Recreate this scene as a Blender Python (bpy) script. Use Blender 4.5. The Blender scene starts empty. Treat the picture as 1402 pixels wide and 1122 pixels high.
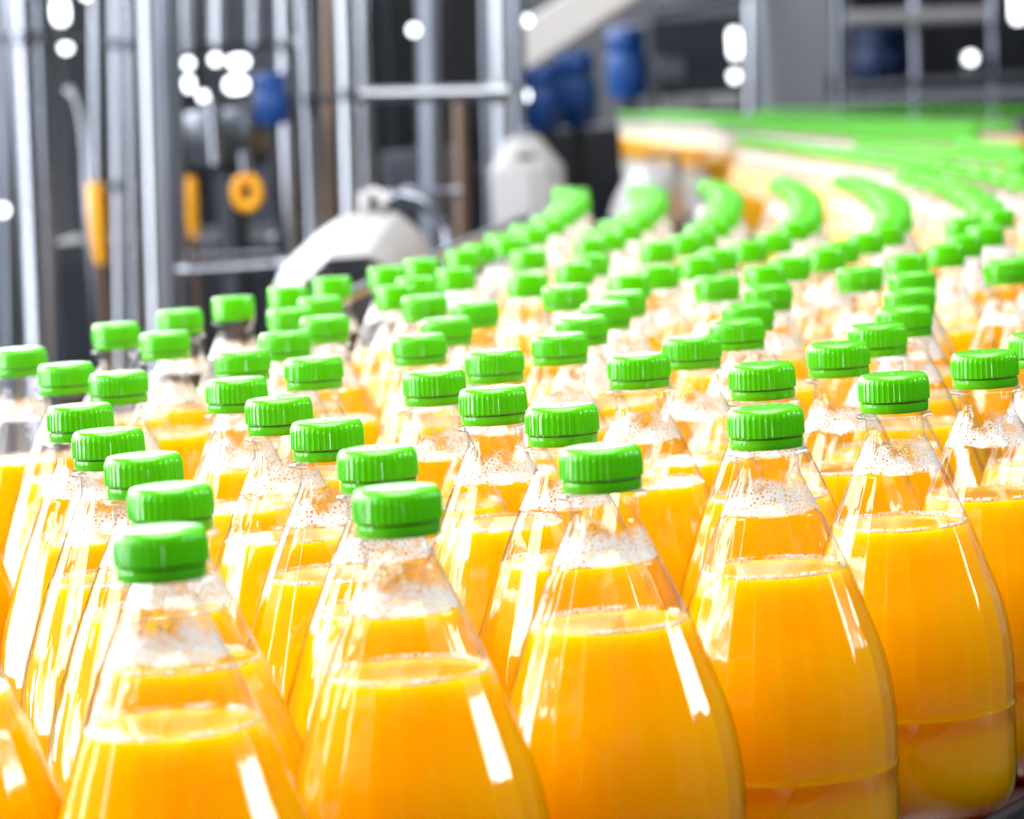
import bpy, bmesh, math, random
from mathutils import Vector, Matrix
random.seed(7)
C = bpy.context.scene.collection
PI = math.pi
BED = 0.95            # height of the conveyor bed above the hall floor
HB = 0.194            # bottle height, cap included
CAPZ = BED + HB

# ------------------------------------------------------------------ camera
F = 4700.0            # focal length in pixels of a 1402 px wide frame
E1 = Vector((0.99802962, -0.06274451, 0.0))
E2 = Vector((-0.00579628, -0.09219705, 0.99572391))
NN = Vector((0.06247621, 0.99376196, 0.09237907))
CAMZ = CAPZ + 0.1310333
def w_of(v):          # camera axes (right, down, forward) -> hall axes
    return Vector((v.dot(E1), v.dot(E2), -v.dot(NN)))
EYE = Vector((0, 0, CAMZ))
def at(px, py, z):    # a place in the hall seen at that spot of the photo, z metres away
    return EYE + w_of(Vector(((px - 701) / F * z, (py - 561) / F * z, z)))
cam = bpy.data.cameras.new('camera')
cam.sensor_width = 36.0
cam.lens = F / 1402 * 36.0
cam.clip_start = 0.05
cam.clip_end = 200
cam.dof.use_dof = True
cam.dof.focus_distance = 1.47
cam.dof.aperture_fstop = cam.lens / 1000 / 0.0085
co = bpy.data.objects.new('camera', cam)
C.objects.link(co)
r, u, k = w_of(Vector((1, 0, 0))), w_of(Vector((0, -1, 0))), w_of(Vector((0, 0, -1)))
co.matrix_world = Matrix(((r.x, u.x, k.x, EYE.x), (r.y, u.y, k.y, EYE.y), (r.z, u.z, k.z, EYE.z), (0, 0, 0, 1)))
bpy.context.scene.camera = co

# ------------------------------------------------------------------ materials
def new_mat(name):
    m = bpy.data.materials.new(name)
    m.use_nodes = True
    nt = m.node_tree
    nt.nodes.clear()
    return m, nt, nt.nodes.new('ShaderNodeOutputMaterial')
def L(nt, a, b): nt.links.new(a, b)
def N(nt, t, **kw):
    n = nt.nodes.new(t)
    for q, v in kw.items(): setattr(n, q, v)
    return n
def math_n(nt, op, a, b=None, clamp=False):
    n = N(nt, 'ShaderNodeMath', operation=op, use_clamp=clamp)
    for i, v in enumerate((a, b)):
        if v is None: continue
        if isinstance(v, (int, float)): n.inputs[i].default_value = v
        else: L(nt, v, n.inputs[i])
    return n.outputs[0]
def ramp(nt, fac, stops):
    n = N(nt, 'ShaderNodeValToRGB')
    e = n.color_ramp.elements
    while len(e) < len(stops): e.new(0.5)
    for q, (p, c) in zip(e, stops):
        q.position = p
        q.color = (c, c, c, 1) if isinstance(c, (int, float)) else (*c, 1)
    L(nt, fac, n.inputs[0])
    return n.outputs[0]
def principled(name, col, rough=0.4, metal=0.0, spec=0.5, noise=0.0, nscale=20, stretch=(1, 1, 1), bump=0.0, sss=0.0, sss_r=(1, 1, 1), sss_s=0.01, coat=0.0):
    m, nt, out = new_mat(name)
    p = N(nt, 'ShaderNodeBsdfPrincipled')
    p.inputs['Base Color'].default_value = (*col, 1)
    p.inputs['Roughness'].default_value = rough
    p.inputs['Metallic'].default_value = metal
    p.inputs['Specular IOR Level'].default_value = spec
    p.inputs['Coat Weight'].default_value = coat
    if sss:
        p.inputs['Subsurface Weight'].default_value = sss
        p.inputs['Subsurface Radius'].default_value = sss_r
        p.inputs['Subsurface Scale'].default_value = sss_s
    if noise or bump:
        tc = N(nt, 'ShaderNodeTexCoord')
        mp = N(nt, 'ShaderNodeMapping')
        mp.inputs['Scale'].default_value = stretch
        L(nt, tc.outputs['Object'], mp.inputs[0])
        nz = N(nt, 'ShaderNodeTexNoise')
        nz.inputs['Scale'].default_value = nscale
        nz.inputs['Detail'].default_value = 3
        L(nt, mp.outputs[0], nz.inputs['Vector'])
        if noise:
            L(nt, ramp(nt, nz.outputs[0], [(0.3, tuple(c * (1 - noise) for c in col)), (0.7, tuple(min(1, c * (1 + noise)) for c in col))]), p.inputs['Base Color'])
        if bump:
            b = N(nt, 'ShaderNodeBump')
            b.inputs['Strength'].default_value = bump
            b.inputs['Distance'].default_value = 0.002
            L(nt, nz.outputs[0], b.inputs['Height'])
            L(nt, b.outputs[0], p.inputs['Normal'])
    L(nt, p.outputs[0], out.inputs[0])
    return m

def clear_plastic():
    # thin blown PET wall: clear, a little grey where it is seen edge-on, mirror-like towards grazing
    m, nt, out = new_mat('clear_pet')
    g = N(nt, 'ShaderNodeNewGeometry')
    tc = N(nt, 'ShaderNodeTexCoord')
    mp = N(nt, 'ShaderNodeMapping')
    mp.inputs['Scale'].default_value = (1, 1, 0.35)
    L(nt, tc.outputs['Object'], mp.inputs[0])
    nz = N(nt, 'ShaderNodeTexNoise')
    nz.inputs['Scale'].default_value = 90
    nz.inputs['Detail'].default_value = 2
    L(nt, mp.outputs[0], nz.inputs['Vector'])
    bp = N(nt, 'ShaderNodeBump')
    bp.inputs['Strength'].default_value = 0.35
    bp.inputs['Distance'].default_value = 0.0012
    L(nt, nz.outputs[0], bp.inputs['Height'])
    d = N(nt, 'ShaderNodeVectorMath', operation='DOT_PRODUCT')
    L(nt, g.outputs['Normal'], d.inputs[0])
    L(nt, g.outputs['Incoming'], d.inputs[1])
    k = math_n(nt, 'SUBTRACT', 1.0, math_n(nt, 'ABSOLUTE', d.outputs['Value']), True)
    fr = math_n(nt, 'ADD', math_n(nt, 'MULTIPLY', math_n(nt, 'POWER', k, 4.5), 0.80), 0.048, True)
    tr = N(nt, 'ShaderNodeBsdfTransparent')
    L(nt, ramp(nt, math_n(nt, 'POWER', k, 3.0), [(0.0, (0.985, 0.985, 0.985)), (1.0, (0.62, 0.66, 0.69))]), tr.inputs[0])
    gl = N(nt, 'ShaderNodeBsdfGlossy')
    gl.inputs['Roughness'].default_value = 0.045
    L(nt, bp.outputs[0], gl.inputs['Normal'])
    mx = N(nt, 'ShaderNodeMixShader')
    L(nt, fr, mx.inputs[0]); L(nt, tr.outputs[0], mx.inputs[1]); L(nt, gl.outputs[0], mx.inputs[2])
    L(nt, mx.outputs[0], out.inputs[0])
    return m

def drink_material():
    m, nt, out = new_mat('orange_drink')
    p = N(nt, 'ShaderNodeBsdfPrincipled')
    p.inputs['Base Color'].default_value = (1.0, 0.43, 0.0, 1)
    p.inputs['Roughness'].default_value = 0.07
    p.inputs['Specular IOR Level'].default_value = 0.3
    p.inputs['Subsurface Weight'].default_value = 1.0
    p.inputs['Subsurface Radius'].default_value = (1.0, 0.45, 0.05)
    p.inputs['Subsurface Scale'].default_value = 0.065
    L(nt, p.outputs[0], out.inputs[0])
    return m

def foam_material(name, lo, hi, scale, cover):
    # lace of small bubbles on the inner wall: white films round clear cells
    m, nt, out = new_mat(name)
    tc = N(nt, 'ShaderNodeTexCoord')
    oi = N(nt, 'ShaderNodeObjectInfo')
    add = N(nt, 'ShaderNodeVectorMath', operation='ADD')
    cb = N(nt, 'ShaderNodeCombineXYZ')
    for q in range(3): L(nt, oi.outputs['Random'], cb.inputs[q])
    L(nt, tc.outputs['Object'], add.inputs[0]); L(nt, cb.outputs[0], add.inputs[1])
    v = N(nt, 'ShaderNodeTexVoronoi', feature='DISTANCE_TO_EDGE')
    v.inputs['Scale'].default_value = scale
    L(nt, add.outputs[0], v.inputs['Vector'])
    n = N(nt, 'ShaderNodeTexNoise')
    n.inputs['Scale'].default_value = 120
    n.inputs['Detail'].default_value = 3
    L(nt, add.outputs[0], n.inputs['Vector'])
    sx = N(nt, 'ShaderNodeSeparateXYZ')
    L(nt, tc.outputs['Object'], sx.inputs[0])
    mr = N(nt, 'ShaderNodeMapRange')
    mr.inputs[1].default_value = lo; mr.inputs[2].default_value = hi
    L(nt, sx.outputs[2], mr.inputs[0])
    band = ramp(nt, mr.outputs[0], [(0.0, 0.0), (0.12, 1.0), (0.45, 0.75), (1.0, 0.0)])
    edge = ramp(nt, v.outputs['Distance'], [(0.0, 1.0), (0.16, 0.55), (0.3, 0.0)])
    mask = ramp(nt, math_n(nt, 'ADD', math_n(nt, 'MULTIPLY', band, 0.5), math_n(nt, 'MULTIPLY', n.outputs[0], 1.2)), [(0.72, 0.0), (0.98, 1.0)])
    fac = math_n(nt, 'MULTIPLY', math_n(nt, 'MULTIPLY', edge, mask), cover, True)
    tr = N(nt, 'ShaderNodeBsdfTransparent')
    p = N(nt, 'ShaderNodeBsdfPrincipled')
    p.inputs['Base Color'].default_value = (0.78, 0.78, 0.77, 1)
    p.inputs['Roughness'].default_value = 0.2
    mx = N(nt, 'ShaderNodeMixShader')
    L(nt, fac, mx.inputs[0]); L(nt, tr.outputs[0], mx.inputs[1]); L(nt, p.outputs[0], mx.inputs[2])
    L(nt, mx.outputs[0], out.inputs[0])
    return m
def lamp_material(name, col, s):
    m, nt, out = new_mat(name)
    e = N(nt, 'ShaderNodeEmission')
    e.inputs[0].default_value = (*col, 1); e.inputs[1].default_value = s
    L(nt, e.outputs[0], out.inputs[0])
    return m

M = dict(
    pet=clear_plastic(), drink=drink_material(),
    foam=foam_material('bubble_lace', 0.1515, 0.1675, 620, 1.5),
    rim=foam_material('liquid_rim', -1.0, 1.0, 500, 0.9),
    cap=principled('green_cap', (0.085, 0.57, 0.003), 0.16, spec=0.6, sss=0.25, sss_r=(0.4, 1.0, 0.1), sss_s=0.004),
    steel=principled('steel', (0.24, 0.26, 0.305), 0.25, 1.0, noise=0.12, nscale=6, stretch=(6, 6, 0.4)),
    steel_dull=principled('dull_steel', (0.16, 0.178, 0.22), 0.34, 1.0, noise=0.15, nscale=5, stretch=(4, 4, 0.6)),
    steel_bright=principled('bright_steel', (0.36, 0.385, 0.44), 0.3, 1.0, noise=0.06, nscale=5),
    white=principled('white_metal', (0.43, 0.43, 0.445), 0.45, 0.15, noise=0.04, nscale=8),
    pale=principled('pale_paint', (0.8, 0.8, 0.81), 0.45),
    column=principled('column_paint', (0.30, 0.325, 0.37), 0.4, 0.1, noise=0.05, nscale=3),
    panel=principled('grey_panel', (0.085, 0.10, 0.135), 0.4, 0.3, noise=0.08, nscale=3, stretch=(1, 1, 0.3)),
    black=principled('black_plastic', (0.005, 0.0055, 0.007), 0.4, spec=0.06, bump=0.2, nscale=900),
    dark=principled('dark_machine', (0.013, 0.017, 0.027), 0.45, 0.2, noise=0.3, nscale=9),
    blue=principled('blue_paint', (0.004, 0.062, 0.27), 0.35, spec=0.5),
    navy=principled('navy_paint', (0.004, 0.022, 0.085), 0.4, spec=0.4),
    yellow=principled('yellow_paint', (0.95, 0.42, 0.005), 0.4),
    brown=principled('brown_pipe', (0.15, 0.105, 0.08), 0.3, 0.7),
    bed=principled('steel_bed', (0.28, 0.27, 0.26), 0.36, 1.0, noise=0.05, nscale=30),
    floor=principled('concrete_floor', (0.06, 0.062, 0.067), 0.4, noise=0.15, nscale=1.2),
    wall=principled('grey_wall', (0.20, 0.21, 0.24), 0.7, noise=0.1, nscale=0.8),
    lamp=lamp_material('lamp_tube', (0.93, 0.97, 1.0), 5.0),
    window=lamp_material('daylight_window', (0.93, 0.97, 1.0), 4.5),
)

# ------------------------------------------------------------------ mesh helpers
def obj(name, bm, mat, parent=None, smooth=True, angle=None):
    me = bpy.data.meshes.new(name)
    bm.normal_update()
    bm.to_mesh(me); bm.free()
    for m in (mat if isinstance(mat, (list, tuple)) else [mat]): me.materials.append(m)
    if smooth:
        me.polygons.foreach_set('use_smooth', [True] * len(me.polygons))
        if angle: me.set_sharp_from_angle(angle=math.radians(angle))
    o = bpy.data.objects.new(name, me)
    C.objects.link(o)
    if parent is not None:
        o.parent = parent
    return o
def tag(o, label, cat, group=None, kind=None):
    o['label'] = label
    if cat: o['category'] = cat
    if group: o['group'] = group
    if kind: o['kind'] = kind
    return o
def thing(name, label, cat, loc=(0, 0, 0), group=None, rz=0.0):
    o = bpy.data.objects.new(name, None)
    o.empty_display_size = 0.05
    C.objects.link(o)
    o.location = loc
    o.rotation_euler = (0, 0, rz)
    return tag(o, label, cat, group)
def lathe(bm, prof, segs=32, rad=None, cap0=True, cap1=True, origin=(0, 0, 0), axis=None, ang=None):
    """prof: (z, radius[, facet]) rings; rad(angle, radius, facet) may reshape a ring."""
    rings = []
    ox = Vector(origin)
    q = Vector((0, 0, 1)).rotation_difference(Vector(axis).normalized()) if axis is not None else None
    for p in prof:
        ring = []
        for i in range(segs):
            a = ang(i) if ang else 2 * PI * i / segs
            rr = rad(i, a, p) if rad else p[1]
            v = Vector((rr * math.cos(a), rr * math.sin(a), p[0]))
            if q: v = q @ v
            ring.append(bm.verts.new(ox + v))
        rings.append(ring)
    for a, b in zip(rings, rings[1:]):
        for i in range(segs):
            j = (i + 1) % segs
            bm.faces.new((a[i], a[j], b[j], b[i]))
    if cap0: bm.faces.new(list(reversed(rings[0])))
    if cap1: bm.faces.new(rings[-1])
    return rings
def rod(bm, a, b, r, segs=20, r2=None):
    a, b = Vector(a), Vector(b)
    lathe(bm, [(0, r), ((b - a).length, r if r2 is None else r2)], segs, origin=a, axis=b - a)
def box(bm, c, s, rz=0.0, bevel=0.0, mat=None):
    m = Matrix.Translation(Vector(c)) @ Matrix.Rotation(rz, 4, 'Z') @ Matrix.Diagonal((*s, 1))
    if mat is not None: m = mat @ Matrix.Diagonal((*s, 1))
    g = bmesh.ops.create_cube(bm, size=1.0, matrix=m)
    if bevel:
        es = list({e for v in g['verts'] for e in v.link_edges})
        bmesh.ops.bevel(bm, geom=es, offset=bevel, segments=2, affect='EDGES', profile=0.5)
def prism(bm, pts, depth, bevel=0.0):
    """closed outline (world points) pushed along the vector depth"""
    a = [bm.verts.new(p) for p in pts]
    b = [bm.verts.new(Vector(p) + Vector(depth)) for p in pts]
    n = len(pts)
    fs = [bm.faces.new(a), bm.faces.new(list(reversed(b)))]
    for i in range(n):
        fs.append(bm.faces.new((a[(i + 1) % n], a[i], b[i], b[(i + 1) % n])))
    bmesh.ops.recalc_face_normals(bm, faces=fs)
def tube(bm, pts, r, segs=14):
    pts = [Vector(p) for p in pts]
    rings = []
    for i, p in enumerate(pts):
        t = (pts[min(i + 1, len(pts) - 1)] - pts[max(i - 1, 0)]).normalized()
        s = t.cross(Vector((0, 0, 1)))
        if s.length < 1e-3: s = t.cross(Vector((0, 1, 0)))
        s.normalize()
        w = s.cross(t)
        rings.append([bm.verts.new(p + r * (math.cos(2 * PI * q / segs) * s + math.sin(2 * PI * q / segs) * w)) for q in range(segs)])
    for a, b in zip(rings, rings[1:]):
        for i in range(segs): bm.faces.new((a[i], a[(i + 1) % segs], b[(i + 1) % segs], b[i]))
    bm.faces.new(rings[0]); bm.faces.new(list(reversed(rings[-1])))
    bmesh.ops.recalc_face_normals(bm, faces=list(bm.faces))

# ------------------------------------------------------------------ the bottle
SHELL = [  # height, radius, how flat the 24 panels are
    (.1830, .0128, 0), (.1770, .0128, 0), (.1768, .0130, 0), (.1766, .0160, 0), (.1760, .0165, 0), (.1753, .0163, 0), (.1751, .0130, 0), (.1740, .0127, 0),
    (.1685, .0126, 0), (.1670, .0129, 0), (.1650, .0138, 0), (.1620, .0152, .1), (.1580, .0170, .3), (.1520, .0197, .6), (.1517, .0201, .6), (.1512, .0201, .6),
    (.1508, .0203, .6), (.1483, .0214, 1), (.1430, .0237, 1), (.1380, .0258, 1), (.1290, .0298, 1), (.1230, .0321, 1), (.1180, .0340, 1), (.1120, .0360, 1), (.1070, .0377, 1),
    (.1000, .0402, 1), (.0925, .0424, 1), (.0860, .0438, 1), (.0790, .0449, 1), (.0710, .0457, 1), (.0630, .0460, 1), (.0560, .0459, 1), (.0525, .0457, 1), (.0510, .0456, .8),
    (.0502, .0460, 0), (.0494, .0461, 0), (.0486, .0456, .15), (.0400, .0454, .3), (.0260, .0452, .3), (.0170, .0447, .3), (.0120, .0437, .1), (.0080, .0422, 0), (.0045, .0398, 0), (.0018, .0365, 0), (.0004, .033, 0), (.0000, .031, 0), (.0012, .026, 0), (.0040, .012, 0)]
NF = 24
def edges(segs):      # ring points gathered at the panel edges, so that each panel is flat
    k = segs // NF
    fr = {4: (.0, .07, .5, .93), 2: (.10, .90), 1: (.5,)}[k]
    return lambda i: 2 * PI / NF * (i // k + fr[i % k])
def panel(segs, inset):
    def f(i, a, p):
        r, t = p[1] - inset, p[2]
        d = 2 * PI / NF
        x = (a % d) - d / 2
        flat = r * math.cos(d / 2) / math.cos(x) * 1.003
        return r * (1 - t) + flat * t
    return f
def shell_r(z):
    s = sorted((p[0], p[1], p[2]) for p in SHELL if p[0] >= 0.0004 and not .1745 < p[0] < .1769)
    for a, b in zip(s, s[1:]):
        if a[0] <= z <= b[0]:
            t = (z - a[0]) / max(1e-9, b[0] - a[0])
            return a[1] + (b[1] - a[1]) * t, a[2] + (b[2] - a[2]) * t
    return s[-1][1], 0
def shell_mesh(segs, lod):
    bm = bmesh.new()
    pr = SHELL if lod == 0 else [SHELL[i] for i in (1, 3, 6, 8, 10, 12, 17, 20, 24, 26, 28, 30, 33, 36, 39, 42, 45)]
    lathe(bm, list(reversed(pr)), segs, panel(segs, 0), True, False, ang=edges(segs))
    return bm
def drink_mesh(level, segs, lod):
    bm = bmesh.new()
    zs = [p for p in SHELL if p[0] < level - 0.002 and p[0] >= .0018 and SHELL.index(p) < 44]
    if lod: zs = zs[::2]
    r, t = shell_r(level)
    prof = [(level, r, t)] + zs
    prof = [(max(p[0], 0.0022), p[1], p[2]) for p in prof]
    lathe(bm, list(reversed(prof)), segs, panel(segs, 0.0007), True, True, ang=edges(segs))
    return bm
def rim_mesh(level, segs):
    bm = bmesh.new()
    pts = []
    for dz, dr in ((-.0003, -.0009), (-.0003, -.0034), (.0005, -.0026), (.0014, -.0015), (.0019, -.0008)):
        r, t = shell_r(level + dz)
        pts.append((level + dz, r + dr, t))
    rings = lathe(bm, pts, segs, panel(segs, 0), False, False, ang=edges(segs))
    for i in range(segs):
        bm.faces.new((rings[-1][i], rings[-1][(i + 1) % segs], rings[0][(i + 1) % segs], rings[0][i]))
    bmesh.ops.recalc_face_normals(bm, faces=list(bm.faces))
    return bm
def foam_mesh(segs):
    bm = bmesh.new()
    prof = []
    for i in range(9):
        z = .1515 + .016 * i / 8
        r, t = shell_r(z)
        prof.append((z, r - .0006, t))
    lathe(bm, prof, segs, panel(segs, 0), False, False, ang=edges(segs))
    return bm
RIBS = 40
def cap_mesh(lod):
    bm = bmesh.new()
    if lod:
        lathe(bm, [(0.18230, .0150), (0.19150, .0149), (0.19320, .0144), (0.19400, .0132)], 20)
        return bm
    per = 6
    segs = RIBS * per
    def rib(i, a, p):
        q = i % per
        return p[1] + (p[2] if q in (0, 1) else 0.0)
    h = .00042
    prof = [(0.18260, .0136, 0), (0.18250, .0150, 0), (0.18290, .01515, h * .7), (0.18350, .0151, h), (0.18950, .01495, h), (0.19080, .01485, h * .8), (0.19180, .0147, h * .3), (0.19260, .0144, 0), (0.19320, .01395, 0), (0.19360, .0134, 0), (0.19380, .0126, 0), (0.19380, .0080, 0), (0.19370, .0011, 0), (0.19400, .0008, 0), (0.19405, .0003, 0)]
    lathe(bm, prof, segs, rib)
    return bm
def band_mesh(lod):
    bm = bmesh.new()
    lathe(bm, [(0.17770, .0136), (0.17770, .0145), (0.17820, .0148), (0.18100, .01475), (0.18170, .0147), (0.18200, .0143), (0.18200, .0136)], 20 if lod else 72)
    return bm

LEVELS = (.1285, .1300, .1318)
def make_bottle(lod, level, label, group):
    t = thing('juice_bottle', label, 'bottle', (0, 0, BED), group)
    segs = NF * 4 if lod == 0 else NF * 2
    obj('bottle_body', shell_mesh(segs, lod), M['pet'], t)
    d = obj('drink', drink_mesh(level, segs, lod), M['drink'], t, True, 50)
    c = obj('cap', cap_mesh(lod), M['cap'], t, True, 38)
    obj('tamper_band', band_mesh(lod), M['cap'], c, True, 40)
    obj('liquid_rim', rim_mesh(level, segs), M['rim'], d)
    obj('foam_band', foam_mesh(segs), M['foam'], t)
    return t
def copy_tree(o, parent=None):
    c = o.copy()
    C.objects.link(c)
    if parent is not None: c.parent = parent
    for ch in list(o.children): copy_tree(ch, c)
    return c
PROTO = {}
def bottle(x, y, label, group, lod):
    key = (lod, random.randrange(len(LEVELS)))
    if key not in PROTO:
        o = PROTO[key] = make_bottle(lod, LEVELS[key[1]], label, group)
    else:
        o = copy_tree(PROTO[key])
        o['label'] = label
        o['group'] = group
    o.location = (x, y, BED)
    o.rotation_euler = (0, 0, random.random() * 2 * PI)
    return o
ROWS=[
 [(-0.1144,1.0843),(-0.0409,1.1575),(0.0311,1.2481),(0.1002,1.3577),(0.1643,1.4702),(0.2156,1.5543),(0.2551,1.6413),(0.2851,1.7304)],
 [(-0.1227,1.208),(-0.0522,1.2932),(0.0204,1.42),(0.1152,1.5666),(0.1593,1.6573),(0.1901,1.7623),(0.2178,1.878),(0.2393,2.0293),(0.2605,2.1915),(0.2802,2.3913),(0.3218,2.4982),(0.3513,2.6164),(0.3866,2.7441)],
 [(-0.206,1.1645),(-0.144,1.3241),(-0.0774,1.4197),(-0.0083,1.5285),(0.0628,1.663),(0.0941,1.7577),(0.1246,1.8596),(0.1401,1.9891),(0.1651,2.1514),(0.2366,2.2824)],
 [(-0.1707,1.4395),(-0.1052,1.545),(-0.0365,1.6427),(-0.0074,1.7474),(0.0276,1.8347),(0.0428,1.9615),(0.0606,2.079),(0.074,2.1744),(0.141,2.2781),(0.1803,2.3635),(0.2046,2.4543),(0.2387,2.542),(0.2589,2.6337),(0.2898,2.7407),(0.3193,2.8488),(0.3903,2.9104)],
 [(-0.1986,1.5743),(-0.1337,1.6714),(-0.1014,1.7773),(-0.049,1.897),(-0.0356,2.0271),(-0.0196,2.1648),(0.0399,2.2797),(0.0863,2.3614),(0.1106,2.4522),(0.1447,2.5398),(0.1649,2.6316),(0.1963,2.7302),(0.2255,2.8417)],
 [(-0.2011,1.7605),(-0.1446,1.8608),(-0.1294,1.9909),(-0.1123,2.1155),(-0.0534,2.2677),(0.0166,2.4532),(0.0534,2.5622),(0.0681,2.6707),(0.127,2.8158),(0.1562,2.9052)],
 [(-0.2389,1.8474),(-0.2058,2.0606),(-0.1393,2.2191),(-0.1255,2.3279),(-0.0761,2.4079),(-0.0641,2.5014),(-0.0361,2.5912),(0.0217,2.8168),(0.0764,2.958)],
 [(-0.3,1.72),(-0.2841,1.9971),(-0.2483,2.1796),(-0.217,2.2843),(-0.1899,2.3964),(-0.1566,2.4843),(-0.1293,2.5791),(-0.0912,2.6875),(-0.0656,2.782),(-0.0326,2.8935)],
]
STREAMS=[
 [(-0.0193,2.9866),(0.0056,3.0772),(-0.0007,3.1744),(0.0304,3.2668),(0.0237,3.3629),(0.0505,3.4575),(0.0468,3.553),(0.0661,3.6485),(0.064,3.744),(0.0798,3.8395),(0.0741,3.935),(0.0923,4.0305),(0.0819,4.126),(0.0972,4.2215),(0.0861,4.317),(0.1012,4.4125),(0.0852,4.508)],
 [(0.0956,3.05),(0.0882,3.1437),(0.1181,3.2329),(0.1104,3.3265),(0.1379,3.4164),(0.1342,3.5103),(0.154,3.6024),(0.1551,3.6966),(0.1705,3.7932),(0.1664,3.8875),(0.1817,3.9835),(0.1731,4.0785),(0.1888,4.1745),(0.1784,4.2695),(0.19,4.3646),(0.182,4.4605)],
 [(0.1738,2.9975),(0.1801,3.0913),(0.1982,3.1836),(0.2008,3.2775),(0.2194,3.3696),(0.2205,3.4636),(0.2359,3.5563),(0.2369,3.6503),(0.2519,3.7461),(0.252,3.8406),(0.2635,3.9372),(0.2624,4.0318),(0.2713,4.1294),(0.2692,4.2233),(0.2724,4.3195),(0.2703,4.4135)],
 [(0.2582,3.0389),(0.2762,3.1312),(0.2826,3.225),(0.2979,3.3177),(0.3031,3.4124),(0.3151,3.5057),(0.318,3.6026),(0.3312,3.6956),(0.3332,3.7933),(0.3428,3.8868),(0.3449,3.9842),(0.35,4.078),(0.353,4.1759),(0.3523,4.2699),(0.3571,4.3688)],
 [(0.3372,2.988),(0.3553,3.0802),(0.3615,3.174),(0.3773,3.2667),(0.3815,3.3606),(0.3975,3.4574),(0.3971,3.5517),(0.4125,3.648),(0.4125,3.7428),(0.4257,3.8387),(0.4242,3.9338),(0.433,4.0299),(0.4317,4.1245),(0.4369,4.2191),(0.4345,4.3155)],
 [(0.4382,3.0275),(0.4396,3.1217),(0.4576,3.2175),(0.4617,3.3114),(0.4772,3.4076),(0.4787,3.505),(0.493,3.5994),(0.4937,3.6954),(0.5059,3.7896),(0.5061,3.8876),(0.5136,3.9816),(0.5136,4.0783),(0.5187,4.1722),(0.5164,4.2694),(0.5183,4.3634)],
 [(0.5584,3.4551),(0.574,3.5518),(0.5742,3.6469),(0.588,3.7438),(0.5863,3.8385),(0.5949,3.9344),(0.5942,4.03),(0.6019,4.1259),(0.598,4.2227),(0.6019,4.3191),(0.5966,4.4154),(0.6806,4.2676),(0.69,4.365),(0.6779,4.4625)],
]
ORD = ['', 'first', 'second', 'third', 'fourth', 'fifth', 'sixth', 'seventh', 'eighth', 'ninth', 'tenth', 'eleventh', 'twelfth', 'thirteenth', 'fourteenth', 'fifteenth', 'sixteenth']
ROWNAME = ['front row by the black rail', 'second row behind the black rail', 'third row behind the black rail', 'fourth row behind the black rail', 'fifth row behind the black rail',
           'sixth row behind the black rail', 'seventh row behind the black rail', 'outermost row beside the machines']
for k, row in enumerate(ROWS):
    for i, (x, y) in enumerate(row):
        if k == 2:                       # the row starts with a bottle cut by the frame
            lab = 'orange drink bottle cut by the left edge, its cap out of view' if i == 0 else f'green-capped orange drink bottle, {ORD[i]} visible cap in the {ROWNAME[k]}'
        elif k == 7:
            lab = 'orange drink bottle at the left edge, only its flank in view' if i == 0 else f'green-capped orange drink bottle, {ORD[i]} cap from left in the {ROWNAME[k]}'
        elif k == 0 and i == 7:
            lab = 'orange drink bottle cut by the right edge behind the front row'
        else:
            lab = f'green-capped orange drink bottle, {ORD[i + 1]} from left in the {ROWNAME[k]}'
        bottle(x, y, lab, 'orange drink bottles crowded on the near conveyor', 0 if y < 2.35 else 1)
bottle(.332, 2.266, 'green-capped orange drink bottle whose cap touches the right edge of the photo', 'orange drink bottles crowded on the near conveyor', 0)
bottle(.3685, 2.3600, 'half hidden orange drink bottle behind the cap touching the right edge', 'orange drink bottles crowded on the near conveyor', 1)
for k, col in enumerate(STREAMS):
    for x, y in col:
        bottle(x, y, f'blurred orange drink bottle in the {ORD[k + 1]} from left of the receding cap columns', f'blurred bottles in receding cap column {ORD[k + 1]}', 1)
def lane(pts, pitch):
    out = []
    pts = [Vector((*p, 0)) for p in pts]
    carry = 0.0
    for a, b in zip(pts, pts[1:]):
        l = (b - a).length
        d = carry
        while d < l:
            p = a.lerp(b, d / l)
            out.append((p.x, p.y))
            d += pitch
        carry = d - l
    return out
used = [p for col in STREAMS for p in col] + [p for row in ROWS for p in row]
def free(p): return all((p[0] - q[0]) ** 2 + (p[1] - q[1]) ** 2 > .0938 ** 2 for q in used)
def run_lane(pts, label, group, count=None, pitch=.0965):
    rest = []
    n = 0
    for p in lane(pts, pitch):
        if not free(p): continue
        used.append(p)
        if count is None or n < count:
            bottle(p[0], p[1], label, group, 1); n += 1
        else: rest.append(p)
    return rest
LANE_A = [(.607, 4.42), (.581, 5.31), (.539, 7.55)]
LANE_B = [(.730, 4.60), (.705, 5.3), (.690, 6.6)]
LANE_C = [(.855, 6.18), (.76, 8.2), (.669, 10.23)]
run_lane(LANE_A, 'small blurred bottle in the single file lane with glaring white sides', 'bottles in the glaring single file lane')
run_lane(LANE_B, 'small blurred bottle in the lane right behind the glaring white lane', 'bottles in the lane behind the glaring lane')
rest = run_lane(LANE_C, 'tiny blurred bottle in the far lane that ends above the dark conveyor side', 'bottles in the far lane above the dark side', 36)
rest += run_lane([(.983, 7.1), (.82, 9.9), (.693, 12.87), (.570, 15.44)], '', '', 0)
rest += run_lane([(1.09, 7.3), (.93, 9.9), (.80, 12.87), (.69, 15.2)], '', '', 0)
rest += run_lane([(1.450, 9.42), (1.30, 10.6), (1.01, 13.26)], '', '', 0, .135)
rest += run_lane([(.80, 4.9), (.80, 5.9)], '', '', 0)
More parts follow.
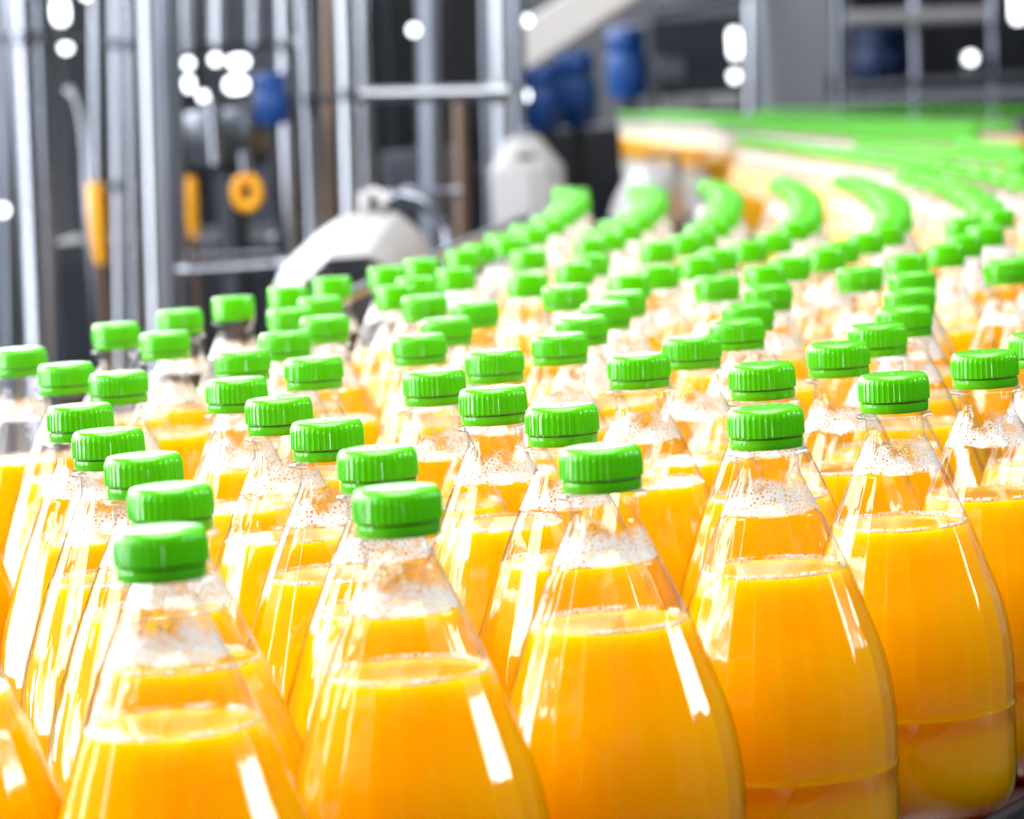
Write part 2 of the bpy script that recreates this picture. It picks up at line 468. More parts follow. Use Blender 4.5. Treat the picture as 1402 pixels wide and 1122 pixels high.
# far bottles past the three hundred that show largest: one object
def merge(dst, src, x, y, mi):
    me = bpy.data.meshes.new('tmp'); src.to_mesh(me)
    me.transform(Matrix.Translation((x, y, BED)))
    n0 = len(dst.faces)
    dst.from_mesh(me)
    bpy.data.meshes.remove(me)
    dst.faces.ensure_lookup_table()
    for f in dst.faces[n0:]: f.material_index = mi
far = bmesh.new()
parts = [(shell_mesh(NF, 1), 0), (drink_mesh(.112, NF, 1), 1), (cap_mesh(1), 2), (band_mesh(1), 2)]
for x, y in rest:
    for b, mi in parts: merge(far, b, x, y, mi)
for b, _ in parts: b.free()
tag(obj('distant_bottles', far, [M['pet'], M['drink'], M['cap']], None, True, 50), 'distant mass of green-capped orange drink bottles on the far conveyor', 'bottles', 'distant bottles on the far conveyor', 'stuff')

# ------------------------------------------------------------------ conveyors
UX, UY = .4926, .8703                      # direction of the front rail
P0 = Vector((.176, 1.377, 0))
def rail(s, off=0.0, z=0.0): return Vector((P0.x + UX * s + UY * off, P0.y + UY * s - UX * off, z))
t = thing('bottle_conveyor', 'wide steel conveyor bed under the crowd of bottles with a black front rail', 'conveyor', (0, 2, 0))
def child_world(name, bm, mat, parent, **kw):
    for v in bm.verts: v.co -= parent.location
    return obj(name, bm, mat, parent, **kw)
bm = bmesh.new()
left = [(.05, 4.72), (-.035, 4.0), (-.105, 3.35), (-.155, 2.86), (-.20, 2.45), (-.30, 2.19), (-.36, 1.98), (-.42, 1.75), (-.45, 1.40), (-.38, .9)]
out = [rail(-.62, -.002), rail(1.8, -.002)] + [Vector((.85, 4.72, 0))] + [Vector((*p, 0)) for p in left]
prism(bm, [Vector((p.x, p.y, BED - .04)) for p in out], (0, 0, .04))
child_world('bed', bm, M['bed'], t, smooth=False)
g = thing('guide_rail', 'black guide rail along the foot of the front bottle row', 'rail', (.2, 1.4, 0))
bm = bmesh.new()
a, b = rail(-.62, .002, 0), rail(1.8, .002, 0)
prism(bm, [a + Vector((0, 0, .0)), b + Vector((0, 0, .0)), b + Vector((0, 0, BED + .004)), a + Vector((0, 0, BED + .004))], Vector((UY, -UX, 0)) * .03)
child_world('side_plate', bm, M['black'], g, smooth=False)
bm = bmesh.new()
tube(bm, [rail(-.62, .006, BED + .010), rail(.5, .006, BED + .010), rail(1.8, .006, BED + .010)], .0075)
child_world('rail_tube', bm, M['black'], g)
for x, y in ((-.3, 1.2), (.05, 1.35), (.0, 4.4), (.7, 4.4), (.75, 2.9), (-.2, 2.6)):
    bm = bmesh.new(); box(bm, (x, y, .455), (.06, .06, .91), bevel=.006)
    child_world('leg', bm, M['steel_dull'], t, smooth=False)
g = thing('guide_rail', 'thin bright guide rail along the left edge of the bottle crowd', 'rail', (-.1, 3.4, BED))
pts = [(-.165, 2.84), (-.117, 3.35), (-.046, 4.0), (.036, 4.74)]
bm = bmesh.new(); tube(bm, [(x, y, BED + .15) for x, y in pts], .006)
child_world('rail_tube', bm, M['steel_bright'], g)
for x, y in (pts[0], pts[1], pts[2], pts[3]):
    bm = bmesh.new(); rod(bm, (x - .004, y, 0), (x - .004, y, BED + .15), .005, 12)
    child_world('bracket', bm, M['steel_dull'], g)
t = thing('far_conveyor', 'far conveyor bed with a dark grey side below the distant bottles', 'conveyor', (1, 9, 0))
out = [(.47, 4.74), (2.1, 4.74), (2.3, 15.9), (.46, 15.9)]
bm = bmesh.new(); prism(bm, [Vector((x, y, BED - .03)) for x, y in out], (0, 0, .03)); child_world('bed', bm, M['bed'], t, smooth=False)
bm = bmesh.new(); box(bm, (.455, 10.32, BED - .16), (.03, 11.16, .28)); child_world('side_panel', bm, M['panel'], t, smooth=False)
for x, y in ((.6, 5.2), (2.0, 5.2), (.6, 10.5), (2.1, 10.5), (.6, 15.6), (2.1, 15.6)):
    bm = bmesh.new(); box(bm, (x, y, .46), (.08, .08, .92)); child_world('leg', bm, M['steel_dull'], t, smooth=False)
# ------------------------------------------------------------------ machines behind (placed by where they stand, sized in metres)
def ground(p): return Vector((p.x, p.y, 0.0))
def pipe(name, x0, x1, width, z, mat, label, y1=None, y0=-30, cat='pipe', group=None, clamps=()):
    """upright pipe: seen at x0 at the top of the photo and at x1 lower down (row 430), z metres away; y1 = where it ends, None = on the floor"""
    slope = (x1 - x0) / 430.0
    top = at(x0 + slope * y0, y0, z)
    if y1 is None:
        b = at(x1, 430, z)
        d = (b - top) / (b.z - top.z)
        bot = top + d * (0.0 - top.z)
    else: bot = at(x0 + slope * y1, y1, z)
    r = width * z / F / 2
    o = thing(name, label, cat, bot, group)
    bm = bmesh.new(); rod(bm, (0, 0, 0), top - bot, r, 28)
    obj('tube', bm, M[mat], o, True, 40)
    for cy in clamps:
        p = at(x0 + slope * cy, cy, z) - bot
        bm = bmesh.new(); rod(bm, p - Vector((0, 0, .011)), p + Vector((0, 0, .011)), r * 1.28, 28)
        obj('clamp', bm, M['steel_dull'], o, True, 40)
    if y1 is None:
        bm = bmesh.new(); lathe(bm, [(0, r * 1.9), (.012, r * 1.9), (.016, r * 1.4)], 28)
        obj('foot', bm, M['steel_dull'], o, True, 40)
    return o
def bar(name, p, q, z, width, mat, label, cat='rail', z2=None, square=False, clampends=True):
    a, b = at(*p, z), at(*q, z2 or z)
    o = thing(name, label, cat, (a + b) / 2)
    r = width * z / F / 2
    bm = bmesh.new()
    if square:
        d = (b - a).normalized(); s = d.cross(Vector((0, 1, 0))).normalized(); f = d.cross(s).normalized()
        m = Matrix.Identity(4)
        for i in range(3): m[i][0], m[i][1], m[i][2] = d[i], f[i], s[i]
        box(bm, (0, 0, 0), ((b - a).length, r * 1.6, r * 2), mat=m, bevel=r * .15)
        obj('beam', bm, M[mat], o, False)
    else:
        rod(bm, a - o.location, b - o.location, r, 20)
        obj('tube', bm, M[mat], o, True, 40)
    if clampends:
        for e in (a, b):
            bm = bmesh.new(); lathe(bm, [(-r * 1.5, r * .9), (-r * 1.1, r * 1.5), (r * 1.1, r * 1.5), (r * 1.5, r * .9)], 20, origin=e - o.location, axis=b - a)
            obj('joint', bm, M['steel_bright'], o, True, 40)
    return o
def rect(x0, y0, x1, y1, z):
    """centre, width and height in metres of a part seen there, z metres away"""
    return at((x0 + x1) / 2, (y0 + y1) / 2, z), (x1 - x0) * z / F, (y1 - y0) * z / F
def cabinet(name, x0, y0, x1, z, depth, mat, label, cat='cabinet', door='panel'):
    c = at((x0 + x1) / 2, y0, z)
    w = (x1 - x0) * z / F
    h = c.z
    o = thing(name, label, cat, (c.x, c.y + depth / 2, 0))
    bm = bmesh.new(); box(bm, (0, 0, h / 2), (w, depth, h), bevel=.01)
    obj('housing', bm, M[mat], o, False)
    bm = bmesh.new(); box(bm, (0, -depth / 2 - .006, h * .52), (w * .86, .012, h * .9), bevel=.004)
    d = obj('door', bm, M[door], o, False)
    bm = bmesh.new(); box(bm, (w * .34, -depth / 2 - .025, h * .62), (.018, .03, .12), bevel=.004)
    obj('handle', bm, M['black'], d, False)
    return o
def motor(name, x0, y0, x1, y1, z, mat, label, stand=True):
    c, w, h = rect(x0, y0, x1, y1, z)
    o = thing(name, label, 'motor', (c.x, c.y, 0 if stand else c.z - h / 2))
    b = c.z - h / 2 - o.location.z
    r = w / 2
    bm = bmesh.new()
    def fin(i, a, p): return p[1] * (1.0 if i % 4 < 2 or p[2] == 0 else .93)
    lathe(bm, [(b, r * .80, 0), (b + h * .05, r * .86, 0), (b + h * .12, r * .97, 1), (b + h * .55, r, 1), (b + h * .60, r * .93, 0), (b + h * .64, r * .80, 0)], 48, fin)
    obj('motor_body', bm, M[mat], o, True, 30)
    bm = bmesh.new(); lathe(bm, [(b + h * .645, r * .82, 0), (b + h * .68, r * .90, 0), (b + h * .94, r * .90, 0), (b + h * .98, r * .82, 0), (b + h, r * .5, 0)], 40)
    obj('fan_cover', bm, M[mat], o, True, 35)
    bm = bmesh.new(); box(bm, (0, -r * .98, b + h * .36), (r * .9, r * .34, h * .26), bevel=r * .06)
    obj('terminal_box', bm, M[mat], o, False)
    bm = bmesh.new()
    if stand:
        rod(bm, (0, 0, 0), (0, 0, b), r * .30, 20)
        obj('stand', bm, M['dark'], o, True, 40)
    else:
        rod(bm, (0, 0, b - h * .12), (0, 0, b), r * .45, 20)
        obj('flange', bm, M['steel_dull'], o, True, 40)
    return o
def lamp(x0, y0, x1, y1, z, label):
    c, w, h = rect(x0, y0, x1, y1, z)
    o = thing('work_lamp', label, 'lamp', c)
    w, h = w * .66, h * .66
    d = min(w, h)
    bm = bmesh.new()
    if h > w: a, b = Vector((0, 0, -h / 2 + d / 2)), Vector((0, 0, h / 2 - d / 2))
    else: a, b = Vector((-w / 2 + d / 2, 0, 0)), Vector((w / 2 - d / 2, 0, 0))
    if (b - a).length < d * .2:
        bmesh.ops.create_uvsphere(bm, u_segments=20, v_segments=12, radius=d / 2)
    else:
        ax = (b - a)
        n = ax.length
        lathe(bm, [(-d * .45, d * .2), (-d * .3, d * .4), (0, d * .5), (n, d * .5), (n + d * .3, d * .4), (n + d * .45, d * .2)], 20, origin=a, axis=ax)
    obj('bulb', bm, M['lamp'], o, True, 50)
    bm = bmesh.new(); box(bm, (0, d * .62, 0), (max(w * 1.02, d), d * .2, max(h * 1.02, d)), bevel=d * .04)
    obj('lamp_housing', bm, M['steel_dull'], o, False)
    return o

# --- left: filling machine
Z = 6.0
pipe('steel_pipe', 37, 55, 54, 6.0, 'steel', 'thickest upright steel pipe, leftmost in the filling machine', clamps=(52,))
pipe('steel_pipe', 5, 12, 22, 6.8, 'steel_dull', 'dull upright pipe at the left edge of the photo behind the thickest pipe')
pipe('steel_pipe', 131, 134, 17, 6.4, 'steel', 'slim pipe above the upright yellow rod, ending at the rod', y1=249)
pipe('steel_pipe', 158, 164, 15, 6.3, 'steel_bright', 'slim bright pipe just right of the yellow rod', clamps=(60, 255))
pipe('steel_pipe', 177, 186, 21, 6.1, 'steel', 'upright steel pipe, right of a close pair beside the yellow rod', clamps=(62,))
pipe('steel_pipe', 202, 214, 25, 5.9, 'steel_bright', 'bright upright pipe left of the brownish wide column')
pipe('steel_column', 231, 240, 36, 6.2, 'steel_dull', 'wide upright column with brownish reflection left of the blue motor', cat='column')
pipe('hanging_pipe', 254, 256, 21, 6.8, 'steel_bright', 'hanging pipe stub right of the wide brownish column', y1=72)
pipe('hanging_pipe', 299, 300, 22, 6.8, 'steel_bright', 'hanging pipe stub, middle one above the round lamps', y1=62)
pipe('hanging_pipe', 349, 350, 17, 6.8, 'steel', 'hanging pipe stub above the single blue motor', y1=62)
pipe('steel_pipe', 388, 398, 19, 6.7, 'steel_bright', 'upright pipe directly right of the single blue motor', clamps=(62,))
pipe('steel_pipe', 415, 432, 20, 6.2, 'steel', 'upright steel pipe, first of the tall trio left of the crossbar', clamps=(136,))
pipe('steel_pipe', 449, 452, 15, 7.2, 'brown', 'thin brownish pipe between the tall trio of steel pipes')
pipe('steel_pipe', 471, 482, 22, 5.9, 'steel_bright', 'bright upright pipe carrying the left end of the crossbar', clamps=(130,))
pipe('steel_pipe', 497, 508, 18, 6.6, 'steel', 'upright pipe behind the left end of the crossbar')
pipe('steel_pipe', 590, 594, 40, 8.5, 'steel_dull', 'broad dull pipe seen behind the middle of the crossbar')
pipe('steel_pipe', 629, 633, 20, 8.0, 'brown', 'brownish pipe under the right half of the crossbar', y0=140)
pipe('steel_pipe', 664, 672, 12, 7.4, 'steel_dull', 'thin pipe left of the bright post at the crossbar end')
pipe('steel_post', 685, 692, 26, 6.4, 'steel_bright', 'bright post carrying the right end of the crossbar', cat='post', clamps=(118,))
pipe('steel_post', 708, 716, 20, 6.6, 'steel_dull', 'dull post touching the lower end of the sloping beam', cat='post')
bar('crossbar', (478, 131), (684, 127), 6.15, 20, 'steel_bright', 'horizontal steel crossbar joining two upright pipes')
bar('machine_rail', (238, 61), (402, 60), 6.9, 12, 'dark', 'dark horizontal rail above the round lamps')
bar('machine_rail', (-10, 50), (196, 60), 6.75, 11, 'dark', 'dark horizontal rail behind the leftmost pipes')
bar('machine_rail', (385, 137), (520, 134), 6.9, 10, 'dark', 'dark horizontal rail left of the crossbar')
bar('machine_rail', (252, 372), (388, 363), 5.6, 13, 'steel', 'low bright rail beside the big white hood')
bar('machine_rail', (140, 258), (190, 258), 6.5, 8, 'steel_dull', 'short rail right of the yellow rod')
bar('machine_rail', (560, 262), (625, 262), 7.4, 9, 'steel_dull', 'low dull rail behind the arched pipe')
bar('machine_rail', (250, 334), (378, 328), 7.2, 12, 'steel_dull', 'dull rail under the yellow ring, upper of two')
bar('machine_rail', (256, 352), (392, 346), 7.0, 9, 'steel', 'thin rail under the yellow ring, lower of two')
o = thing('elbow_pipe', 'bent steel pipe curving down left of the yellow rod', 'pipe', ground(at(119, 300, 6.9)))
pts = [at(x, y, 6.9) - o.location for x, y in ((92, 120), (101, 132), (108, 150), (113, 175), (118, 215), (119, 300))]
pts.append(Vector((pts[-1].x, pts[-1].y, 0)))
bm = bmesh.new(); tube(bm, pts, .0085); obj('tube', bm, M['steel_bright'], o)
# filler bowl with its pedestal
c = at(312, 182, 7.0)
o = thing('filler_bowl', 'round grey steel bowl under the round lamps behind the yellow ring', 'bowl', (c.x, c.y, 0))
r = 58 * 7.0 / F; hz = c.z
bm = bmesh.new(); lathe(bm, [(hz - .075, r * .55), (hz - .062, r * .92), (hz - .05, r), (hz + .035, r), (hz + .045, r * .96), (hz + .05, r * .6)], 40)
obj('bowl', bm, M['steel_dull'], o, True, 40)
bm = bmesh.new(); rod(bm, (0, 0, 0), (0, 0, hz - .07), r * .34, 24); obj('pedestal', bm, M['dark'], o, True, 40)
bm = bmesh.new(); rod(bm, (-.02, -r * .98, hz - .06), (-.02, -r * .98, hz + .07), .018, 20); obj('valve', bm, M['steel'], o, True, 40)
motor('drive_motor', 347, 100, 397, 171, 6.3, 'blue', 'single blue motor on a thin dark stand, in front of the pipes')
# yellow ring, rods
c = at(338, 264, 6.2)
o = thing('yellow_ring', 'yellow ring with a dark hole below the grey bowl', 'ring', c)
bm = bmesh.new(); segs = 40; R1, R2, rr = .0195, .0265, .0105
vs = []
for i in range(segs):
    a = 2 * PI * i / segs
    cx, cz = (R1 - .012) * math.cos(a), (R2 - .012) * math.sin(a)
    vs.append([bm.verts.new(((R1 + rr * math.cos(b)) * math.cos(a), rr * .9 * math.sin(b), (R2 + rr * math.cos(b)) * math.sin(a))) for b in [2 * PI * q / 14 for q in range(14)]])
for i in range(segs):
    for q in range(14): bm.faces.new((vs[i][q], vs[(i + 1) % segs][q], vs[(i + 1) % segs][(q + 1) % 14], vs[i][(q + 1) % 14]))
bmesh.ops.recalc_face_normals(bm, faces=list(bm.faces))
obj('grip_ring', bm, M['yellow'], o)
bm = bmesh.new(); rod(bm, (0, .0, .036), (0, 0, .075), .012, 20); obj('neck', bm, M['steel'], o, True, 40)
bm = bmesh.new(); rod(bm, (0, 0.02, -.004), (0, .30, -.004), .010, 20); obj('axle', bm, M['dark'], o, True, 40)
for (x0, y0, x1, y1, z, lab) in ((121, 250, 146, 340, 6.4, 'tall yellow rod between the leftmost pipes, thinning downwards'), (252, 242, 271, 304, 6.5, 'short yellow rod beside the wide brownish column')):
    c, w, h = rect(x0, y0, x1, y1, z)
    o = thing('yellow_rod', lab, 'rod', (c.x, c.y, 0))
    b = c.z - h / 2
    bm = bmesh.new(); lathe(bm, [(b - .03, w * .3), (b, w * .42), (b + h * .3, w * .5), (b + h * .95, w * .5), (b + h, w * .4)], 24); obj('sleeve', bm, M['yellow'], o, True, 40)
    bm = bmesh.new(); rod(bm, (0, 0, 0), (0, 0, b - .02), w * .26, 16); obj('shaft', bm, M['brown'], o, True, 40)
for a in ((66, -12, 99, 44, 6.9, 'tall bright lamp between the leftmost pipes at the top'), (77, 53, 103, 77, 6.9, 'round bright lamp under the tall lamp, far left'),
          (246, 76, 269, 97, 7.4, 'round bright lamp beside the wide brownish column, upper'), (249, 99, 268, 131, 7.4, 'oval bright lamp beside the wide brownish column, lower'),
          (284, 69, 306, 94, 7.4, 'round bright lamp left of the two wide lamps'), (305, 72, 348, 97, 7.4, 'wide bright lamp, upper of the pair beside the blue motor'),
          (299, 100, 348, 132, 7.4, 'wide bright lamp, lower of the pair beside the blue motor'), (268, 121, 288, 143, 7.4, 'small round bright lamp left below the wide pair'),
          (105, -20, 132, 3, 7.2, 'bright lamp cut by the top edge between the left pipes'),
          (995, 29, 1016, 90, 12.5, 'tall bright lamp left of the grey column'), (996, 93, 1015, 116, 12.5, 'round bright lamp under the tall lamp by the grey column'),
          (1380, -30, 1406, 44, 13.0, 'bright lamp at the top right corner'), (1317, 68, 1341, 91, 14.5, 'round bright lamp between the right rails'),
          (556, 30, 577, 52, 8.2, 'small round lamp above the broad dull pipe'), (709, 18, 733, 38, 7.2, 'small bright lamp at the upper end of the dull post'),
          (712, 120, 728, 142, 7.2, 'small bright lamp beside the blue motor cluster'), (-6, 84, 16, 130, 7.0, 'oval bright lamp at the left edge of the photo, upper'),
          (-8, 274, 16, 302, 6.6, 'oval bright lamp at the left edge of the photo, lower')):
    lamp(*a)
# dark cabinets of the filling machine
cabinet('machine_cabinet', 60, 330, 205, 7.6, .5, 'dark', 'dark low cabinet behind the leftmost pipes', door='dark')
cabinet('machine_cabinet', 235, 318, 392, 7.7, .5, 'dark', 'dark low cabinet under the yellow ring', door='dark')
cabinet('machine_cabinet', 400, 300, 560, 8.7, .5, 'dark', 'dark low cabinet behind the tall pipe trio', door='navy')
cabinet('machine_cabinet', 520, 205, 640, 9.2, .5, 'steel_dull', 'grey cabinet under the crossbar', door='panel')
cabinet('machine_cabinet', 650, 230, 720, 9.4, .5, 'dark', 'dark cabinet left of the small steel dome', door='dark')
cabinet('machine_cabinet', 722, 176, 850, 11.5, .5, 'dark', 'dark cabinet under the blue motor cluster', door='dark')
cabinet('tall_cabinet', 70, -90, 130, 8.6, .6, 'dark', 'tall dark cabinet between the leftmost pipes', door='dark')
cabinet('tall_cabinet', 266, -100, 376, 9.2, .6, 'panel', 'tall grey cabinet behind the round lamps', door='panel')
cabinet('tall_cabinet', 512, -100, 662, 10.5, .6, 'panel', 'tall grey cabinet behind the crossbar', door='dark')
cabinet('tall_cabinet', 132, -90, 262, 9.6, .6, 'panel', 'tall grey cabinet behind the close pipe pair', door='dark')
cabinet('tall_cabinet', 394, -90, 506, 9.8, .6, 'dark', 'tall dark cabinet behind the tall pipe trio', door='panel')
# --- hoods beside the conveyor
def hood(name, outline, inner, z, zf, label, mat, window=None, handle=None):
    """arched sheet hood: back outline at z, smaller front face nearer at zf, post down to the floor"""
    back = [at(x, y, z) for x, y in outline]
    front = [at(x, y, zf) for x, y in inner]
    base = sum(back, Vector()) / len(back)
    o = thing(name, label, 'hood', (base.x, base.y, 0))
    off = o.location
    bm = bmesh.new()
    B = [bm.verts.new(p - off) for p in back]; Fv = [bm.verts.new(p - off) for p in front]
    D = [bm.verts.new(p - off + Vector((0, .16, 0))) for p in back]
    n = len(B)
    for i in range(n - 1):
        bm.faces.new((B[i], B[i + 1], Fv[i + 1], Fv[i])); bm.faces.new((D[i + 1], B[i + 1], B[i], D[i]))
    bm.faces.new(D); bm.faces.new((B[0], Fv[0], Fv[-1], B[-1])); bm.faces.new((D[0], B[0], B[-1], D[-1]))
    bmesh.ops.recalc_face_normals(bm, faces=list(bm.faces))
    obj('sheet_cover', bm, M[mat], o, True, 25)
    bm = bmesh.new(); bm.faces.new([bm.verts.new(p - off) for p in front])
    r = bmesh.ops.extrude_face_region(bm, geom=list(bm.faces))
    for v in r['geom']:
        if isinstance(v, bmesh.types.BMVert): v.co.y -= .004
    bmesh.ops.recalc_face_normals(bm, faces=list(bm.faces))
    fp = obj('front_plate', bm, M['steel_dull'], o, False)
    if window:
        c, w, h = rect(*window, zf)
        bm = bmesh.new(); box(bm, c - off + Vector((0, -.008, 0)), (w, .010, h), bevel=.001); obj('inspection_window', bm, M['dark'], fp, False)
    zlow = min(p.z for p in back)
    bm = bmesh.new(); box(bm, Vector((0, .09, zlow / 2)), (.10, .10, zlow), bevel=.005); obj('post', bm, M['steel_dull'], o, False)
    return o
h1 = hood('machine_hood', [(368, 430), (374, 398), (384, 372), (402, 350), (432, 322), (466, 300), (500, 296), (540, 298), (562, 314), (582, 340), (592, 372), (596, 430)],
     [(384, 440), (392, 410), (400, 398), (412, 388), (430, 372), (448, 354), (474, 352), (502, 350), (524, 362), (540, 384), (548, 404), (552, 440)], 4.3, 4.1,
     'big white arched hood with a dark window beside the conveyor', 'white', (450, 352, 498, 378))
off = h1.location
bm = bmesh.new(); tube(bm, [at(500, 300, 4.36) - off, at(500, 268, 4.36) - off, at(512, 264, 4.36) - off, at(525, 270, 4.36) - off, at(525, 300, 4.36) - off], .009)
obj('handle', bm, M['white'], h1)
o = thing('arched_pipe', 'arched steel pipe bending down behind the big white hood', 'pipe', ground(at(612, 380, 4.9)))
pts = [at(x, y, 4.9) - o.location for x, y in ((528, 270), (550, 268), (575, 275), (596, 290), (610, 312), (616, 340), (616, 380))]
pts.append(Vector((pts[-1].x, pts[-1].y, 0)))
bm = bmesh.new(); tube(bm, pts, .010); obj('tube', bm, M['steel'], o)
h2 = hood('machine_hood', [(838, 300), (846, 275), (856, 256), (868, 238), (882, 228), (900, 226), (920, 228), (934, 240), (938, 262), (940, 300)],
     [(858, 306), (862, 286), (868, 272), (876, 262), (886, 254), (900, 254), (908, 258), (914, 268), (916, 282), (918, 306)], 6.0, 5.8,
     'small white arched hood in front of the far conveyor', 'white')
c = at(722, 243, 6.2)
o = thing('steel_dome', 'small steel dome cover with a dark slot and a top knob', 'dome', (c.x, c.y, 0))
r = 51 * 6.2 / F
zt = at(722, 186, 6.2).z; zs = at(722, 232, 6.2).z
bm = bmesh.new(); lathe(bm, [(zs - .16, r), (zs, r), (zs + .004, r * .985), (zt - .004, r * .42), (zt, r * .36)], 12); obj('shell', bm, M['white'], o, True, 20)
bm = bmesh.new(); rod(bm, (0, 0, 0), (0, 0, zs - .15), r * .8, 24); obj('pedestal', bm, M['steel_dull'], o, True, 40)
bm = bmesh.new(); lathe(bm, [(zt - .002, .004), (zt + .006, .005), (zt + .010, .008), (zt + .016, .006)], 16); obj('knob', bm, M['steel_bright'], o, True, 60)
bm = bmesh.new(); q = at(722, 214, 6.2); sl = Vector((0, -r * .72, q.z)); box(bm, sl, (.032, .012, .009), bevel=.001); obj('slot', bm, M['black'], o, False)
# --- sloping beam and blue motors
bar('sloping_beam', (700, 76), (880, -42), 9.5, 58, 'pale', 'wide pale beam sloping up to the right at the top', 'beam', square=True, clampends=False)
for (x0, y0, x1, y1, z, m, lab) in ((716, 88, 770, 178, 10.2, 'blue', 'blue motor, left one of the cluster under the sloping beam'), (758, 70, 818, 174, 10.4, 'blue', 'blue motor, right one of the cluster under the sloping beam'),
                                    (830, 36, 888, 134, 16.6, 'blue', 'large blue motor standing alone right of the motor cluster'), (1168, 38, 1244, 106, 17.0, 'navy', 'dark blue motor behind the right rails')):
    motor('drive_motor', x0, y0, x1, y1, z, m, lab)
# --- right: column, rails, posts
cabinet('steel_column', 1036, -80, 1141, 17.4, .35, 'column', 'wide grey column rising behind the far bottles', 'column', 'column')
pipe('steel_post', 1028, 1028, 15, 17.3, 'steel_bright', 'slim bright post at the left edge of the grey column', cat='post')
pipe('steel_post', 1148, 1148, 11, 17.3, 'steel_dull', 'slim dull post at the right edge of the grey column', cat='post')
bar('machine_rail', (1158, 26), (1352, 20), 16.7, 22, 'white', 'bright horizontal rail above the dark blue motor', clampends=False)
bar('machine_rail', (1158, 118), (1420, 104), 16.6, 15, 'steel_bright', 'dull horizontal rail under the dark blue motor', clampends=False)
bar('machine_rail', (1156, 140), (1430, 127), 16.5, 15, 'column', 'lowest grey rail just above the far right bottle row', clampends=False)
pipe('steel_post', 1255, 1257, 20, 16.9, 'steel_dull', 'post right of the dark blue motor', cat='post')
pipe('steel_post', 1361, 1363, 17, 16.9, 'steel_dull', 'post at the right end of the bright rail', cat='post')
cabinet('machine_cabinet', 1160, -40, 1420, 18.0, .4, 'dark', 'dark machine block behind the right rails', door='dark')
cabinet('machine_cabinet', 888, 24, 1020, 17.8, .4, 'dark', 'dark machine block left of the grey column', door='dark')
bar('machine_rail', (893, 14), (1022, -8), 16.5, 18, 'steel', 'pale rail at the top left of the grey column', clampends=False)
for (x0, y0, x1, y1, z, m, lab) in ((898, 78, 938, 112, 16.9, 'steel_dull', 'grey gearbox left of the tall lamp'), (905, 130, 1014, 150, 16.8, 'white', 'long pale box just above the far left bottle lane'),
                                    (1316, 72, 1350, 112, 16.9, 'steel', 'small steel gearbox between the right rails')):
    c, w, h = rect(x0, y0, x1, y1, z)
    o = thing('gearbox', lab, 'gearbox', (c.x, c.y, 0))
    bm = bmesh.new(); box(bm, (0, 0, c.z), (w, .12, h), bevel=h * .12); obj('housing', bm, M[m], o, False)
    bm = bmesh.new(); rod(bm, (0, -.08, c.z), (0, -.05, c.z), h * .28, 20); obj('cover_plate', bm, M['steel_dull'], o, True, 40)
    bm = bmesh.new(); box(bm, (0, 0, (c.z - h / 2) / 2), (w * .3, .06, c.z - h / 2)); obj('stand', bm, M['dark'], o, False)
o = thing('conveyor_bracket', 'grey square bracket below the far left bottle lane', 'bracket', ground(at(928, 230, 8.0)))
zb = at(928, 211, 8.0).z
w8 = 8.0 / F
bm = bmesh.new(); box(bm, (-18 * w8, 0, zb), (46 * w8, .02, 8 * w8), bevel=.002); obj('arm', bm, M['steel'], o, False)
bm = bmesh.new(); box(bm, (0, 0, zb / 2), (10 * w8, .02, zb), bevel=.002); obj('post', bm, M['steel'], o, False)

# ------------------------------------------------------------------ hall
def plane(name, x0, x1, y0, y1, z, mat):
    bm = bmesh.new(); box(bm, ((x0 + x1) / 2, (y0 + y1) / 2, z - .05), (x1 - x0, y1 - y0, .1)); o = obj(name, bm, M[mat], None, False); o['kind'] = 'structure'; return o
plane('floor', -9, 9, -6, 21, 0, 'floor')
bm = bmesh.new(); box(bm, (0, 21.1, 3.5), (18, .2, 7)); obj('wall_back', bm, M['wall'], None, False)['kind'] = 'structure'
n = 0
for x in (-6.5, -3.9, -1.3):
    n += 1
    bm = bmesh.new(); box(bm, (x + 1.25, 20.98, 2.92), (2.45, .04, 1.75)); o = obj(f'window_{n}', bm, M['window'], None, False); o['kind'] = 'structure'

# ------------------------------------------------------------------ light
def area(name, loc, target, sx, sy, radiance, col=(1, 1, 1)):
    l = bpy.data.lights.new(name, 'AREA')
    l.shape = 'RECTANGLE'; l.size = sx; l.size_y = sy
    l.energy = radiance * PI * sx * sy
    l.color = col
    o = bpy.data.objects.new(name, l)
    C.objects.link(o)
    o.location = loc
    d = Vector(target) - Vector(loc)
    o.rotation_euler = d.to_track_quat('-Z', 'Y').to_euler()
    return o
for yy, ww in ((.35, .75), (1.7, .55), (2.75, .8), (4.1, .6)):      # bays of the window wall
    area('left_window_light', (-4.2, yy, 2.35), (0, yy, 1.6), ww, 3.5, 13.5, (.97, .98, 1))
area('right_window_light', (6.0, 1.9, 2.7), (0, 1.9, 1.1), 1.9, .9, 14.0, (.98, .99, 1))
area('far_window_light', (-4.5, 12.0, 3.8), (0.0, 10.5, 1.0), 14.0, 4.4, 6.0, (.97, .98, 1))
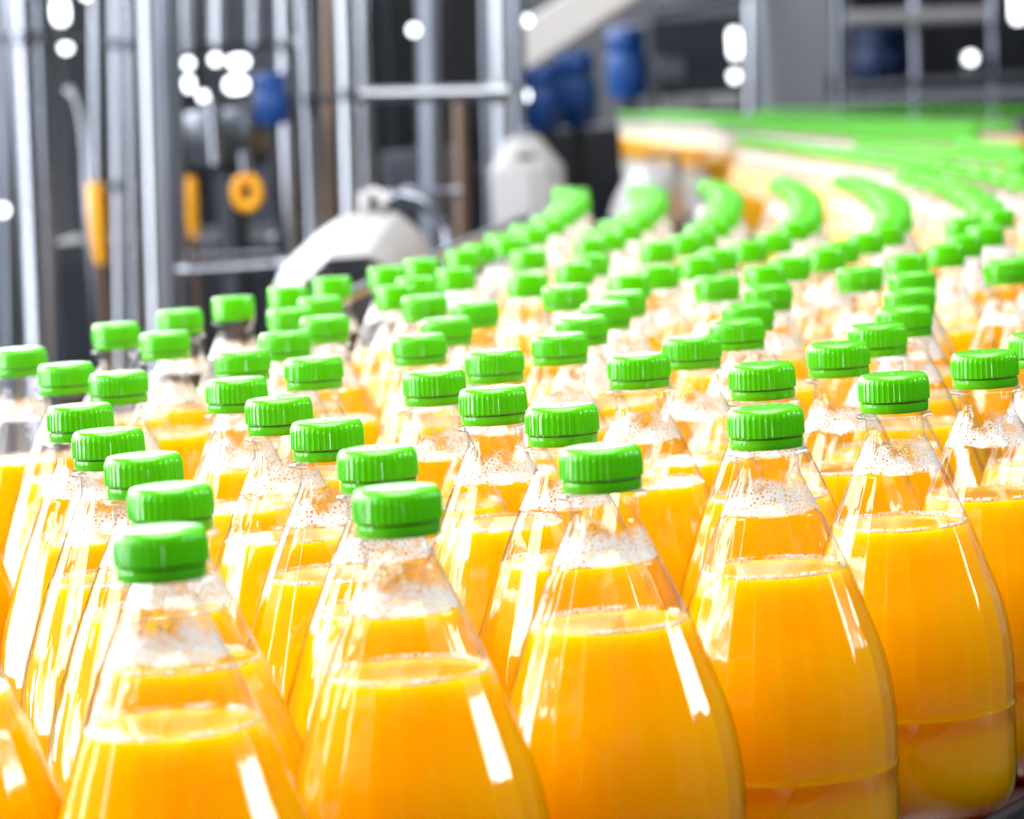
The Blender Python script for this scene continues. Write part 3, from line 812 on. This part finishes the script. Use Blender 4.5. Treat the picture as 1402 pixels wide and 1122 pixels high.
area('ceiling_light', (0.3, 0.9, 5.2), (0.3, 0.9, 1), 4.0, 6.2, 7.2, (1, .99, .97))
area('ceiling_light', (0.0, 9.0, 5.5), (0.0, 9.0, 1), 5, 5, 2.0, (1, .99, .97))
wd = bpy.data.worlds.new('hall')
bpy.context.scene.world = wd
wd.use_nodes = True
nt = wd.node_tree
nt.nodes.clear()
tc = N(nt, 'ShaderNodeTexCoord')
mp = N(nt, 'ShaderNodeMapping')
mp.inputs['Scale'].default_value = (5, 5, 0.9)
L(nt, tc.outputs['Generated'], mp.inputs[0])
nz = N(nt, 'ShaderNodeTexNoise'); nz.inputs['Scale'].default_value = 1.6; nz.inputs['Detail'].default_value = 2
L(nt, mp.outputs[0], nz.inputs['Vector'])
bg = N(nt, 'ShaderNodeBackground')
sy = N(nt, 'ShaderNodeSeparateXYZ')
L(nt, tc.outputs['Generated'], sy.inputs[0])
front = ramp(nt, math_n(nt, 'ADD', math_n(nt, 'MULTIPLY', sy.outputs[1], 0.5), 0.5), [(0.0, .25), (0.3, .25), (0.6, 1.0)])
mm = N(nt, 'ShaderNodeMix', data_type='RGBA', blend_type='MULTIPLY')
mm.inputs[0].default_value = 1.0
L(nt, front, mm.inputs[7])
L(nt, ramp(nt, nz.outputs[0], [(0.42, (.05, .055, .07)), (0.54, (.22, .23, .26)), (0.66, (1.1, 1.13, 1.2))]), mm.inputs[6])
L(nt, mm.outputs[2], bg.inputs[0])
bg.inputs[1].default_value = 0.32
wo = N(nt, 'ShaderNodeOutputWorld')
L(nt, bg.outputs[0], wo.inputs[0])

sc = bpy.context.scene
sc.view_settings.view_transform = 'Standard'
sc.view_settings.look = 'None'
sc.view_settings.gamma = 1
sc.view_settings.use_curve_mapping = False
sc.view_settings.exposure = 0.2
sc.cycles.use_denoising = True
sc.cycles.max_bounces = 14
sc.cycles.diffuse_bounces = 4
sc.cycles.glossy_bounces = 4
sc.cycles.transmission_bounces = 4
sc.cycles.transparent_max_bounces = 40
sc.cycles.sample_clamp_indirect = 6
sc.cycles.caustics_reflective = False
sc.cycles.caustics_refractive = False
